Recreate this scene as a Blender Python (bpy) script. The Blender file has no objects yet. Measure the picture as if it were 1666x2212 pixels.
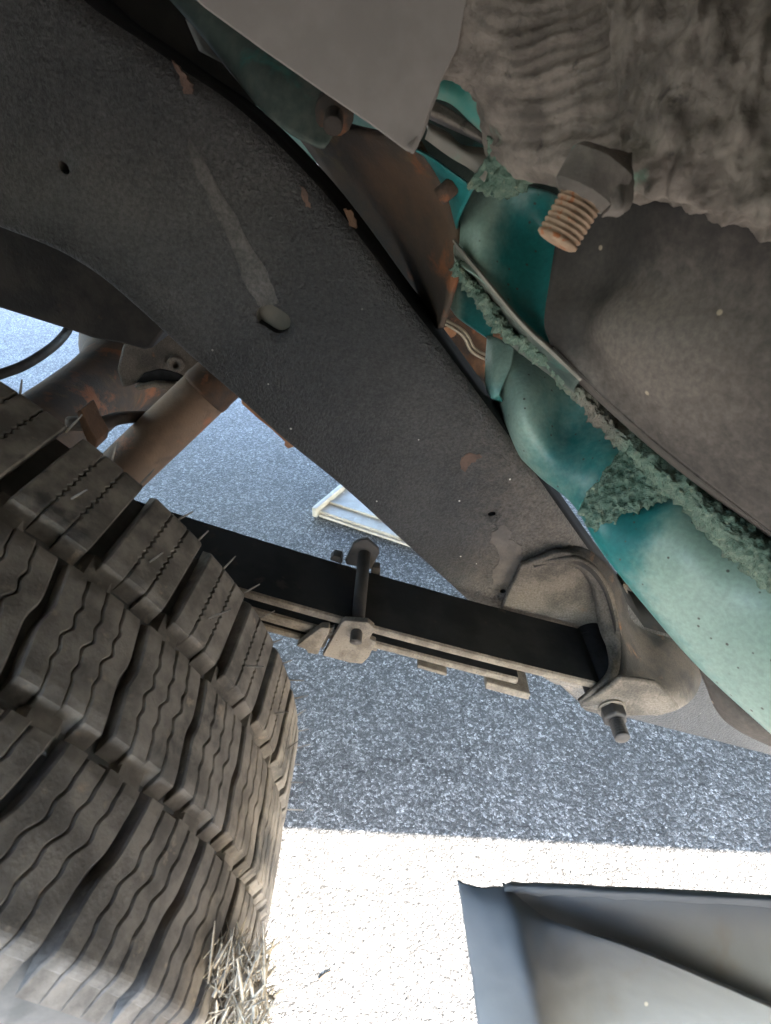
import bpy, bmesh, math, random
from mathutils import Vector, Matrix, noise
random.seed(7)
PI = math.pi
scn = bpy.context.scene
col = scn.collection

# ------------------------------------------------------------------ camera
CAM_H = .78
FPX, CX, CY = 1200., 833., 1106.            # focal length and centre in a 1666 px wide picture
PITCH, ROLL = math.radians(33), math.radians(3)
R0 = Vector((1, 0, 0)); FW = Vector((0, math.cos(PITCH), -math.sin(PITCH))); U0 = Vector((0, math.sin(PITCH), math.cos(PITCH)))
RR = math.cos(ROLL)*R0 + math.sin(ROLL)*U0
UR = -math.sin(ROLL)*R0 + math.cos(ROLL)*U0
CAM = Vector((0, 0, CAM_H))
cd = bpy.data.cameras.new('camera'); cam = bpy.data.objects.new('camera', cd); col.objects.link(cam)
cam.matrix_world = Matrix((( RR.x, UR.x, -FW.x, CAM.x), (RR.y, UR.y, -FW.y, CAM.y), (RR.z, UR.z, -FW.z, CAM.z), (0, 0, 0, 1)))
cd.sensor_fit = 'HORIZONTAL'; cd.sensor_width = 36; cd.lens = FPX/1666*36
cd.clip_start = .01; cd.clip_end = 600
cd.dof.use_dof = True; cd.dof.focus_distance = .56; cd.dof.aperture_fstop = 22
scn.camera = cam

# ------------------------------------------------------------------ world, sun, exposure
SUN_EL, SUN_AZ = math.radians(38.8), math.radians(41)      # azimuth: from the camera side (-y) towards +x
w = bpy.data.worlds.new('World'); scn.world = w; w.use_nodes = True
nt = w.node_tree; nt.nodes.clear()
sky = nt.nodes.new('ShaderNodeTexSky'); sky.sky_type = 'NISHITA'; sky.sun_disc = False
sky.sun_elevation = SUN_EL; sky.sun_rotation = PI - SUN_AZ
bg = nt.nodes.new('ShaderNodeBackground'); bg.inputs['Strength'].default_value = .14
wo = nt.nodes.new('ShaderNodeOutputWorld')
nt.links.new(sky.outputs[0], bg.inputs[0]); nt.links.new(bg.outputs[0], wo.inputs[0])
sl = bpy.data.lights.new('sun', 'SUN'); sl.energy = 5.0; sl.angle = math.radians(.53); sl.color = (1, .91, .79)
so = bpy.data.objects.new('sun', sl); col.objects.link(so)
sd = Vector((math.sin(SUN_AZ)*math.cos(SUN_EL), -math.cos(SUN_AZ)*math.cos(SUN_EL), math.sin(SUN_EL)))
so.rotation_euler = sd.to_track_quat('Z', 'Y').to_euler(); so.location = (1, -3, 4)
scn.view_settings.view_transform = 'Standard'; scn.view_settings.look = 'None'
scn.view_settings.gamma = 1; scn.view_settings.exposure = 4.45
scn.render.engine = 'CYCLES'
scn.cycles.max_bounces = 10; scn.cycles.diffuse_bounces = 6; scn.cycles.glossy_bounces = 4

# ------------------------------------------------------------------ helpers
def ray(px, py): return FW + (px-CX)/FPX*RR - (py-CY)/FPX*UR
def D(px, py, d): return CAM + ray(px, py)*d                       # point at a depth
def onY(px, py, y): v = ray(px, py); return CAM + v*(y/v.y)        # point on the vertical plane y
def onZ(px, py, z): v = ray(px, py); return CAM + v*((z-CAM_H)/v.z)
def onX(px, py, x): v = ray(px, py); return CAM + v*(x/v.x)

def proj(p):
    q = Vector(p)-CAM; dd = q.dot(FW); return CX+FPX*q.dot(RR)/dd, CY-FPX*q.dot(UR)/dd

def put(o, parent=None):
    col.objects.link(o)
    if parent is not None:
        o.parent = parent
        if not o.get('_local'):
            m = Matrix.Identity(4); p = parent
            chain = []
            while p is not None: chain.append(p); p = p.parent
            for q in reversed(chain):
                m = m @ (q.matrix_parent_inverse @ q.matrix_basis if q.parent else q.matrix_basis)
            o.matrix_parent_inverse = m.inverted()
    return o

def mesh(name, vs, fs, mat, parent=None, smooth=False, label=None):
    me = bpy.data.meshes.new(name); me.from_pydata([tuple(v) for v in vs], [], fs); me.validate(); me.update()
    me.materials.append(mat)
    if smooth:
        for p in me.polygons: p.use_smooth = True
    o = bpy.data.objects.new(name, me); put(o, parent)
    if label: o['label'] = label
    return o

def recalc(o):
    bm = bmesh.new(); bm.from_mesh(o.data); bmesh.ops.recalc_face_normals(bm, faces=bm.faces); bm.to_mesh(o.data); bm.free()
    return o

def bevel(o, wdt, seg=2, ang=35):
    m = o.modifiers.new('bevel', 'BEVEL'); m.width = wdt; m.segments = seg; m.limit_method = 'ANGLE'; m.angle_limit = math.radians(ang)
    m.harden_normals = False
    for p in o.data.polygons: p.use_smooth = True
    n = o.modifiers.new('wn', 'WEIGHTED_NORMAL'); n.keep_sharp = False
    return o

def prism(name, poly, off, mat, parent=None, bev=.001, label=None):
    off = Vector(off); n = len(poly)
    vs = [Vector(p) for p in poly] + [Vector(p)+off for p in poly]
    fs = [tuple(range(n)), tuple(range(2*n-1, n-1, -1))] + [(i, (i+1) % n, n+(i+1) % n, n+i) for i in range(n)]
    o = recalc(mesh(name, vs, fs, mat, parent, label=label))
    if bev: bevel(o, bev)
    return o

def cr(p0, p1, p2, p3, t):
    return .5*((2*p1) + (p2-p0)*t + (2*p0-5*p1+4*p2-p3)*t*t + (3*p1-p0-3*p2+p3)*t*t*t)
def spline(pts, n):
    out = []
    for i in range(len(pts)-1):
        p0 = pts[max(i-1, 0)]; p3 = pts[min(i+2, len(pts)-1)]
        if i == 0: p0 = pts[0]*2-pts[1]
        if i+2 > len(pts)-1: p3 = pts[-1]*2-pts[-2]
        for k in range(n): out.append(cr(p0, pts[i], pts[i+1], p3, k/n))
    out.append(pts[-1]); return out

def tube(name, pts, r, mat, parent=None, seg=12, sm=6, label=None, rf=None):
    P = spline([Vector(p) for p in pts], sm) if sm > 1 else [Vector(p) for p in pts]
    vs, fs = [], []; up = Vector((.13, .21, .97)); n = len(P)
    for i, p in enumerate(P):
        t = (P[min(i+1, n-1)]-P[max(i-1, 0)]).normalized()
        a = t.cross(up).normalized(); b = t.cross(a)
        rr = rf(i/(n-1))*r if rf else r
        for k in range(seg):
            vs.append(p + (a*math.cos(2*PI*k/seg)+b*math.sin(2*PI*k/seg))*rr)
    for i in range(n-1):
        for k in range(seg):
            fs.append((i*seg+k, i*seg+(k+1) % seg, (i+1)*seg+(k+1) % seg, (i+1)*seg+k))
    fs.append(tuple(range(seg))); fs.append(tuple(range((n-1)*seg, n*seg)))
    return recalc(mesh(name, vs, fs, mat, parent, True, label))

def lathe(name, base, axis, prof, mat, parent=None, seg=24, smooth=True, label=None, phase=0, bev=0):
    """prof: list of (distance along axis, radius)"""
    base = Vector(base); ax = Vector(axis).normalized(); a = ax.orthogonal().normalized(); b = ax.cross(a)
    vs, fs = [], []
    for (l, r) in prof:
        for k in range(seg):
            an = 2*PI*k/seg+phase
            vs.append(base+ax*l+(a*math.cos(an)+b*math.sin(an))*r)
    for i in range(len(prof)-1):
        for k in range(seg):
            fs.append((i*seg+k, i*seg+(k+1) % seg, (i+1)*seg+(k+1) % seg, (i+1)*seg+k))
    fs.append(tuple(range(seg))); fs.append(tuple(range((len(prof)-1)*seg, len(prof)*seg)))
    o = recalc(mesh(name, vs, fs, mat, parent, smooth, label))
    if bev: bevel(o, bev)
    return o

def thread(l0, l1, r, pitch, depth):
    pr = [(l0, r)]; l = l0
    while l < l1-pitch:
        pr += [(l+pitch*.15, r), (l+pitch*.5, r-depth), (l+pitch*.85, r)]; l += pitch
    pr += [(l1-.001, r), (l1, r*.82)]
    return pr

def sheet(name, rows, mat, parent=None, n=8, m=8, thick=.0015, disp=None, label=None, pts3=False, nomod=False):
    """a curved metal sheet through control points (px, py, depth[, dust]); dust is how far the dirt colour covers, in places used to paint shade"""
    ctl = []
    for r in rows:
        L = []
        for q in r:
            p = Vector(q[:3]) if pts3 else D(q[0], q[1], q[2])
            L.append(Vector((p.x, p.y, p.z, q[3] if len(q) > 3 else 0)))
        ctl.append(spline(L, n))
    nc = len(ctl[0]); cols = [spline([ctl[i][j] for i in range(len(ctl))], m) for j in range(nc)]
    nr = len(cols[0]); P = [[cols[j][i] for j in range(nc)] for i in range(nr)]
    vs = []; dust = []
    for i in range(nr):
        for j in range(nc):
            p = P[i][j].to_3d(); dust.append(P[i][j][3])
            if disp:
                a = (P[i][min(j+1, nc-1)]-P[i][max(j-1, 0)]).to_3d(); b = (P[min(i+1, nr-1)][j]-P[max(i-1, 0)][j]).to_3d()
                nn = a.cross(b).normalized()
                if nn.dot(CAM-p) < 0: nn = -nn
                p = p + nn*disp(j/(nc-1), i/(nr-1), p)
            vs.append(p)
    fs = [(i*nc+j, i*nc+j+1, (i+1)*nc+j+1, (i+1)*nc+j) for i in range(nr-1) for j in range(nc-1)]
    k = len(fs)//2 + nc//2
    q = [vs[t] for t in fs[k]]; nrm = (q[1]-q[0]).cross(q[2]-q[0])
    if nrm.dot(CAM-q[0]) < 0: fs = [f[::-1] for f in fs]
    o = mesh(name, vs, fs, mat, parent, True, label)
    at = o.data.attributes.new('dust', 'FLOAT', 'POINT')
    at.data.foreach_set('value', dust)
    if thick and not nomod:
        s = o.modifiers.new('solid', 'SOLIDIFY'); s.thickness = thick; s.offset = -1
    return o

def fbm(p, s, oct=4): return noise.fractal(Vector(p)*s, 1.0, 2.0, oct, noise_basis='PERLIN_ORIGINAL')

# ------------------------------------------------------------------ materials
def material(name, c1, c2, scale=30, lo=.4, hi=.6, detail=6, rough=.7, bump=(200, .3, .001), bump2=None, spots=None, spots2=None,
             dust=None, metallic=0, stretch=None, spec=.4, grain=None, flecks=None):
    """procedural paint / rust / dirt: c1 to c2 by noise, spots = (colour, scale, lo, hi) over it, dust = colour laid on by the sheet's dust amount"""
    m = bpy.data.materials.new(name); m.use_nodes = True; t = m.node_tree; N = t.nodes; L = t.links
    b = N['Principled BSDF']; g = N.new('ShaderNodeNewGeometry'); pos = g.outputs['Position']
    if stretch:
        mp = N.new('ShaderNodeMapping'); mp.inputs['Rotation'].default_value = stretch[0]; mp.inputs['Scale'].default_value = stretch[1]
        L.new(pos, mp.inputs[0]); pos = mp.outputs[0]
    def nz(s, d=6, ds=0):
        n = N.new('ShaderNodeTexNoise'); n.inputs['Scale'].default_value = s; n.inputs['Detail'].default_value = d; n.inputs['Roughness'].default_value = .6
        n.inputs['Distortion'].default_value = ds
        L.new(pos, n.inputs['Vector']); return n.outputs['Fac']
    def rng(x, a, c):
        r = N.new('ShaderNodeMapRange'); r.inputs[1].default_value = a; r.inputs[2].default_value = c; r.clamp = True; r.interpolation_type = 'SMOOTHSTEP'
        L.new(x, r.inputs[0]); return r.outputs[0]
    def mix(f, a, c):
        x = N.new('ShaderNodeMix'); x.data_type = 'RGBA'
        L.new(f, x.inputs['Factor'])
        for s_, v in ((6, a), (7, c)):
            if isinstance(v, tuple): x.inputs[s_].default_value = v+(1,)
            else: L.new(v, x.inputs[s_])
        return x.outputs[2]
    c = mix(rng(nz(scale, detail), lo, hi), c1, c2)
    for sp in (spots, spots2):
        if sp: c = mix(rng(nz(sp[1], 7, .3), sp[2], sp[3]), c, sp[0])
    if dust:
        at = N.new('ShaderNodeAttribute'); at.attribute_name = 'dust'
        ad = N.new('ShaderNodeMath'); ad.operation = 'MULTIPLY_ADD'; L.new(nz(110, 9), ad.inputs[0]); ad.inputs[1].default_value = .8; L.new(at.outputs['Fac'], ad.inputs[2])
        c = mix(rng(ad.outputs[0], .35, 1.35), c, dust)
    if flecks:
        v = N.new('ShaderNodeTexVoronoi'); v.inputs['Scale'].default_value = flecks[1]; L.new(pos, v.inputs['Vector'])
        sep = N.new('ShaderNodeSeparateColor'); L.new(v.outputs['Color'], sep.inputs[0])
        f1 = rng(sep.outputs[0], flecks[2], flecks[2]+.01); fz = flecks[3] if len(flecks) > 3 else .12; f2 = rng(v.outputs['Distance'], fz*1.1, fz*.6)
        mm = N.new('ShaderNodeMath'); mm.operation = 'MULTIPLY'; L.new(f1, mm.inputs[0]); L.new(f2, mm.inputs[1])
        c = mix(mm.outputs[0], c, flecks[0])
    if grain:
        gr = N.new('ShaderNodeMapRange'); gr.inputs[1].default_value = .3; gr.inputs[2].default_value = .7
        gr.inputs[3].default_value = 1-grain[1]; gr.inputs[4].default_value = 1+grain[1]; L.new(nz(grain[0], 2), gr.inputs[0])
        sc = N.new('ShaderNodeVectorMath'); sc.operation = 'SCALE'; L.new(c, sc.inputs[0]); L.new(gr.outputs[0], sc.inputs['Scale']); c = sc.outputs[0]
    L.new(c, b.inputs['Base Color']); b.inputs['Metallic'].default_value = metallic
    b.inputs['Specular IOR Level'].default_value = spec
    rr = N.new('ShaderNodeMapRange'); rr.inputs[3].default_value = rough-.12; rr.inputs[4].default_value = min(1, rough+.12)
    L.new(nz(scale*3, 4), rr.inputs[0]); L.new(rr.outputs[0], b.inputs['Roughness'])
    prev = None
    for bp in (bump, bump2):
        if bp:
            bb = N.new('ShaderNodeBump'); bb.inputs['Strength'].default_value = bp[1]; bb.inputs['Distance'].default_value = bp[2]
            L.new(nz(bp[0], 3), bb.inputs['Height'])
            if prev: L.new(prev, bb.inputs['Normal'])
            prev = bb.outputs[0]
    if prev: L.new(prev, b.inputs['Normal'])
    return m

TAN = (.27, .215, .165)
M = {}
M['undercoat'] = material('black undercoating', (.028, .027, .027), (.062, .057, .053), 7, .3, .72, rough=.5, bump=(400, 1, .003), bump2=(40, .3, .003),
                          spots=((.105, .072, .054), 11, .66, .76), spots2=((.09, .080, .072), 6, .60, .75), flecks=((.6, .56, .48), 120, .955), spec=.35, grain=(420, .33), dust=(.13, .104, .083))
M['slot'] = material('slot floor', (.085, .075, .06), (.10, .088, .07), 60, rough=.8, bump=None)
M['rust_chip'] = material('rust showing through undercoat', (.085, .055, .042), (.13, .078, .056), 120, rough=.8, bump=(500, .7, .0015))
M['worn'] = material('worn dusty strip', (.062, .056, .051), (.085, .076, .069), 40, rough=.7, bump=(400, .7, .002), grain=(420, .3))
M['dirty_teal'] = material('dirt covered teal paint', (.035, .055, .048), (.06, .085, .072), 25, rough=.7, bump=(200, .2, .001), spots=((.03, .14, .12), 26, .6, .72), dust=(.2, .2, .165))
M['shell'] = material('dark rusty hanger shell', (.017, .014, .012), (.042, .031, .023), 24, rough=.8, bump=(600, .6, .001), spots=((.19, .095, .045), 20, .6, .72), dust=(.13, .108, .088), grain=(500, .25))
M['bare'] = material('scraped dusty patch', (.085, .07, .06), (.115, .095, .08), 60, rough=.75, bump=(500, .5, .0012))
M['bracket'] = material('dusty cast bracket', (.062, .053, .045), (.118, .099, .082), 28, .35, .62, rough=.85, bump=(700, .7, .0009), bump2=(120, .2, .001), grain=(520, .28), spec=.2,
                        spots=((.16, .075, .035), 24, .62, .7), spots2=((.06, .052, .044), 30, .6, .7))
M['tan_steel'] = material('dust coated steel', (.115, .096, .078), (.17, .142, .115), 70, rough=.9, bump=(900, .5, .0006), spots=((.10, .075, .055), 380, .62, .67), spec=.2, grain=(600, .15))
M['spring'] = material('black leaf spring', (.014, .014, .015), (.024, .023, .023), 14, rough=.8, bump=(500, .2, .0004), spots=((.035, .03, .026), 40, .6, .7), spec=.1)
M['dark'] = material('dark dirty steel', (.026, .023, .022), (.055, .046, .04), 22, rough=.7, bump=(300, .4, .001), spots=((.09, .055, .035), 30, .62, .72))
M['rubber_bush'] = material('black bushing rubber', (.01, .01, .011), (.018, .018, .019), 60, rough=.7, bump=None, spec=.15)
M['rubber'] = material('dusty tyre rubber', (.100, .086, .073), (.21, .180, .150), 55, .35, .68, spec=.2, rough=.85, bump=(450, .45, .0007), bump2=(90, .25, .0012),
                       spots=((.26, .205, .155), 120, .60, .75), spots2=((.055, .05, .046), 26, .55, .7))
M['rubber_dark'] = material('clean tyre rubber', (.06, .056, .05), (.10, .09, .08), 40, rough=.7, bump=(200, .3, .0008), spots=((.14, .12, .10), 20, .6, .75))
M['rust'] = material('rusty steel', (.085, .045, .025), (.15, .078, .042), 26, rough=.85, bump=(600, .6, .001), spots=((.055, .042, .035), 14, .5, .66), spots2=((.26, .10, .045), 40, .60, .7))
M['rust_dark'] = material('dark rust', (.045, .035, .028), (.095, .058, .036), 14, .38, .64, rough=.75, bump=(400, .5, .001), spots=((.20, .075, .03), 22, .54, .68), spots2=((.10, .07, .035), 35, .55, .7))
M['rust_bright'] = material('bright rust', (.30, .14, .07), (.42, .22, .12), 60, rough=.85, bump=(600, .4, .0008))
M['shock'] = material('rusty shock tube', (.16, .105, .07), (.22, .14, .09), 18, rough=.75, bump=(500, .4, .0008), spots=((.09, .065, .05), 16, .5, .64), spots2=((.32, .14, .075), 28, .56, .66))
M['teal'] = material('teal body paint', (.013, .145, .14), (.02, .18, .172), 20, rough=.4, bump=(150, .05, .0006), spec=.5,
                     spots=((.05, .19, .16), 28, .55, .75), dust=(.24, .33, .27), flecks=((.07, .075, .06), 150, .72, .17), grain=(300, .12))
M['teal_lite'] = material('dusty teal paint', (.04, .24, .20), (.06, .28, .23), 20, rough=.5, bump=(150, .05, .0006), spots=((.2, .34, .27), 40, .5, .7), dust=(.30, .30, .24))
M['sealer_green'] = material('green seam sealer', (.085, .15, .11), (.165, .23, .17), 120, .35, .65, rough=.8, bump=(420, .9, .003), spots=((.27, .29, .20), 150, .58, .72),
                             spots2=((.03, .07, .055), 170, .6, .7), dust=(.2, .175, .14))
M['sealer_grey'] = material('dirty seam sealer', (.125, .104, .086), (.235, .198, .164), 60, .35, .65, rough=.75, bump=(260, .6, .002), spots=((.12, .20, .145), 20, .62, .72), spots2=((.07, .058, .048), 70, .6, .72))
M['grey_panel'] = material('dusty primer panel', (.25, .22, .197), (.30, .264, .237), 16, rough=.7, bump=(600, .15, .0004), flecks=((.38, .32, .25), 90, .97))
M['brown_panel'] = material('dirt covered panel', (.026, .021, .018), (.055, .044, .037), 11, .35, .7, rough=.7, bump=(500, .3, .0006), bump2=(60, .2, .001),
                            flecks=((.34, .27, .19), 85, .82, .14), dust=(.145, .118, .099), grain=(300, .2))
M['nut'] = material('dirt covered nut', (.12, .103, .088), (.18, .155, .132), 60, rough=.8, bump=(400, .5, .001), spots=((.16, .25, .2), 55, .6, .68))
M['pale_metal'] = material('dusty pale metal', (.22, .198, .165), (.30, .27, .225), 40, rough=.45, bump=(400, .2, .0005), spots=((.2, .24, .19), 50, .58, .7))
M['thread'] = material('rusty bolt', (.30, .20, .13), (.40, .27, .18), 120, rough=.7, bump=(900, .4, .0005), spots=((.36, .13, .05), 160, .55, .65))
M['plastic'] = material('grey plastic', (.14, .146, .155), (.16, .166, .175), 14, rough=.75, bump=(500, .15, .0003), spots=((.15, .14, .13), 30, .56, .75), flecks=((.4, .36, .3), 160, .95, .2))
M['white_paint'] = material('weathered white metal', (.30, .265, .21), (.36, .32, .26), 40, rough=.5, bump=(300, .2, .0005), spots=((.45, .40, .34), 60, .6, .7))
M['straw'] = material('dry grass', (.30, .24, .17), (.44, .37, .28), 160, rough=.85, bump=None, spots=((.14, .11, .075), 200, .55, .7))
M['line'] = material('plated brake line', (.30, .25, .17), (.38, .32, .23), 60, rough=.35, bump=None, metallic=.5)
M['body_paint'] = material('teal outer paint', (.10, .19, .17), (.14, .22, .20), 10, rough=.6, bump=None)
M['added_slab'] = material('dark added slab', (.03, .027, .025), (.05, .044, .038), 10, rough=.8, bump=(100, .3, .002))

def asphalt():
    m = bpy.data.materials.new('asphalt'); m.use_nodes = True; t = m.node_tree; N = t.nodes; L = t.links
    b = N['Principled BSDF']; g = N.new('ShaderNodeNewGeometry'); pos = g.outputs['Position']
    def noz(s, d=5):
        n = N.new('ShaderNodeTexNoise'); n.inputs['Scale'].default_value = s; n.inputs['Detail'].default_value = d; L.new(pos, n.inputs['Vector']); return n
    # wobble so the stones are not a clean cell pattern
    wb = noz(180, 2); add = N.new('ShaderNodeVectorMath'); add.operation = 'MULTIPLY_ADD'
    L.new(wb.outputs['Color'], add.inputs[0]); add.inputs[1].default_value = (.004, .004, .004); L.new(pos, add.inputs[2])
    def vor(s, f='F1'):
        v = N.new('ShaderNodeTexVoronoi'); v.inputs['Scale'].default_value = s; v.feature = f; L.new(add.outputs[0], v.inputs['Vector']); return v
    v1 = vor(260); v2 = vor(640)
    sep = N.new('ShaderNodeSeparateColor'); L.new(v1.outputs['Color'], sep.inputs[0])
    sep2 = N.new('ShaderNodeSeparateColor'); L.new(v2.outputs['Color'], sep2.inputs[0])
    ramp = N.new('ShaderNodeValToRGB'); e = ramp.color_ramp.elements
    e[0].position = 0; e[0].color = (.032, .032, .033, 1); e[1].position = 1; e[1].color = (.42, .415, .41, 1)
    for p_, c_ in ((.35, (.046, .045, .045, 1)), (.6, (.092, .091, .090, 1)), (.8, (.19, .187, .184, 1))):
        x = ramp.color_ramp.elements.new(p_); x.color = c_
    mixv = N.new('ShaderNodeMath'); mixv.operation = 'MULTIPLY_ADD'; L.new(sep2.outputs[0], mixv.inputs[0]); mixv.inputs[1].default_value = .45
    hf = N.new('ShaderNodeMath'); hf.operation = 'MULTIPLY'; L.new(sep.outputs[0], hf.inputs[0]); hf.inputs[1].default_value = .55
    L.new(hf.outputs[0], mixv.inputs[2]); L.new(mixv.outputs[0], ramp.inputs[0])
    big = noz(7, 4); mr = N.new('ShaderNodeMapRange'); mr.inputs[1].default_value = .3; mr.inputs[2].default_value = .7; mr.inputs[3].default_value = .85; mr.inputs[4].default_value = 1.15
    L.new(big.outputs['Fac'], mr.inputs[0])
    sc = N.new('ShaderNodeVectorMath'); sc.operation = 'SCALE'; L.new(ramp.outputs[0], sc.inputs[0]); L.new(mr.outputs[0], sc.inputs['Scale'])
    # dark binder in the gaps between the stones, and a few hairline cracks
    ck = N.new('ShaderNodeTexVoronoi'); ck.feature = 'DISTANCE_TO_EDGE'; ck.inputs['Scale'].default_value = 3.2
    wb2 = noz(14, 5); ad2 = N.new('ShaderNodeVectorMath'); ad2.operation = 'MULTIPLY_ADD'; L.new(wb2.outputs['Color'], ad2.inputs[0]); ad2.inputs[1].default_value = (.16, .16, .16); L.new(pos, ad2.inputs[2])
    L.new(ad2.outputs[0], ck.inputs['Vector'])
    cm = N.new('ShaderNodeMapRange'); cm.inputs[1].default_value = .0; cm.inputs[2].default_value = .008; cm.inputs[3].default_value = .35; cm.inputs[4].default_value = 1; L.new(ck.outputs['Distance'], cm.inputs[0])
    sc2 = N.new('ShaderNodeVectorMath'); sc2.operation = 'SCALE'; L.new(sc.outputs[0], sc2.inputs[0]); L.new(cm.outputs[0], sc2.inputs['Scale'])
    L.new(sc2.outputs[0], b.inputs['Base Color']); b.inputs['Roughness'].default_value = .8; b.inputs['Specular IOR Level'].default_value = .25
    inv = N.new('ShaderNodeMath'); inv.operation = 'MULTIPLY_ADD'; inv.inputs[1].default_value = -1; inv.inputs[2].default_value = 1; L.new(v1.outputs['Distance'], inv.inputs[0])
    s2 = N.new('ShaderNodeMath'); s2.operation = 'MULTIPLY_ADD'; L.new(v2.outputs['Distance'], s2.inputs[0]); s2.inputs[1].default_value = -.5; L.new(inv.outputs[0], s2.inputs[2])
    bp = N.new('ShaderNodeBump'); bp.inputs['Strength'].default_value = 1; bp.inputs['Distance'].default_value = .0022; L.new(s2.outputs[0], bp.inputs['Height'])
    L.new(bp.outputs[0], b.inputs['Normal'])
    return m
M['asphalt'] = asphalt()

# ------------------------------------------------------------------ ground
g = mesh('asphalt_ground', [(-200, -200, 0), (200, -200, 0), (200, 200, 0), (-200, 200, 0)], [(0, 1, 2, 3)], M['asphalt'])
g['kind'] = 'structure'; g['label'] = 'rough grey asphalt pavement, shaded under the truck'; 

# ------------------------------------------------------------------ the truck
truck = bpy.data.objects.new('pickup_truck', None); truck.location = (0, .85, 0); col.objects.link(truck)
truck['label'] = 'dirty teal pickup truck seen from inside its rear wheel arch'; truck['category'] = 'truck'

# --- body outside of the view: floor, side skins with the wheel arch, cab
XC, ZC, TR = -.437, .3818, .3744
def side_skin(name, y0, y1, zb, ztop, x0, x1, arch_r, label):
    pts = [(x0, zb), ]
    a0 = math.asin(max(-1, min(1, (zb-ZC)/arch_r)))
    for k in range(25):
        a = PI-a0-(PI-2*a0)*k/24
        pts.append((XC+arch_r*math.cos(a), ZC+arch_r*math.sin(a)))
    pts += [(x1, zb), (x1, ztop), (x0, ztop)]
    return prism(name, [(x, y0, z) for x, z in pts], (0, y1-y0, 0), M['body_paint'], truck, 0, label)
side_skin('bed_side', -.055, -.03, .48, 1.45, -2.5, .655, .418, 'outer bed side with round wheel arch')
side_skin('bed_side', 1.72, 1.745, .48, 1.45, -2.5, .655, .418, 'far bed side with round wheel arch')
prism('bed_floor', [(-2.5, -.03, 1.0), (.655, -.03, 1.0), (.655, 1.72, 1.0), (-2.5, 1.72, 1.0)], (0, 0, .03), M['grey_panel'], truck, 0)
prism('sky_blocker', [(-.03, .56, .765), (.654, .56, .765), (.654, 1.715, .765), (-.03, 1.715, .765)], (0, 0, .02), M['added_slab'], truck, 0)  # unseen slab added to block far-side sky light above the rail
prism('dark_gap_slab', [onY(x, y, .53) for x, y in [(-200, -200), (560, -200), (600, 150), (585, 240), (520, 215), (300, 60), (-200, -60)]], (0, .06, 0), M['added_slab'], truck, 0)  # dark slab added so the gap above the rail looks dark
prism('cab', [(.657, -.055, .48), (.657, 1.745, .48), (.657, 1.745, 1.6), (.657, -.055, 1.6)], (1.9, 0, 0), M['body_paint'], truck, 0)

# --- frame rail: a boxed section swept along its kick-up
bot = [(-60, 470), (0, 494), (118, 541), (211, 597), (300, 672), (400, 763), (520, 868), (620, 958), (740, 1055), (860, 1163), (1000, 1290), (1120, 1400), (1260, 1530)]
top = [(130, -60), (200, 5), (297, 70), (394, 138), (497, 208), (597, 297), (700, 405), (795, 525), (890, 655), (975, 765), (1110, 950), (1250, 1150), (1400, 1360)]
YR = .43
bs = spline([onY(x, y, YR) for x, y in bot], 4); ts = spline([onY(x, y, YR) for x, y in top], 4)
lead = 8
d0b = (bs[0]-bs[1]); d0t = (ts[0]-ts[1])
ext = [(-1.0, .05)]
vs, fs = [], []
prof = []
rc = .016
for k in range(5):
    a = PI/2*k/4; prof.append(('b', rc*(1-math.sin(a)), rc*(1-math.cos(a))))     # bottom corner, back to front
face = [.12, .3, .5, .7, .88]
stations = []
for i in range(len(bs)): stations.append((bs[i], ts[i]))
dirb = Vector((-1, 0, .35)).normalized()
stations = [(bs[0]+dirb*.9, ts[0]+dirb*.9), (bs[0]+dirb*.3, ts[0]+dirb*.3)] + stations + [(bs[-1]+Vector((1.2, 0, -.35)), ts[-1]+Vector((1.2, 0, -.35)))]
for (b_, t_) in stations:
    ax = (t_-b_); hgt = ax.length; ax = ax/hgt; yv = Vector((0, 1, 0)); ring = []
    ring += [b_+yv*.065, b_+yv*(.065-.004)]
    for k in range(6):
        a = PI/2*k/5; ring.append(b_+yv*(.005*(1-math.sin(a)))+ax*(.005*(1-math.cos(a))))
    for f_ in face: ring.append(b_+ax*(rc+(hgt-2*rc)*f_))
    for k in range(6):
        a = PI/2*k/5; ring.append(t_+yv*(rc*(1-math.cos(a)))-ax*(rc*(1-math.sin(a))))
    ring += [t_+yv*.065]
    nr_ = len(ring); vs += ring
for i in range(len(stations)-1):
    for k in range(nr_): fs.append((i*nr_+k, i*nr_+(k+1) % nr_, (i+1)*nr_+(k+1) % nr_, (i+1)*nr_+k))
fs.append(tuple(range(nr_))); fs.append(tuple(range((len(stations)-1)*nr_, len(stations)*nr_)))
rail = recalc(mesh('frame_rail', vs, fs, M['undercoat'], truck, True, 'wide black undercoated frame rail running diagonally across the view'))

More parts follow.
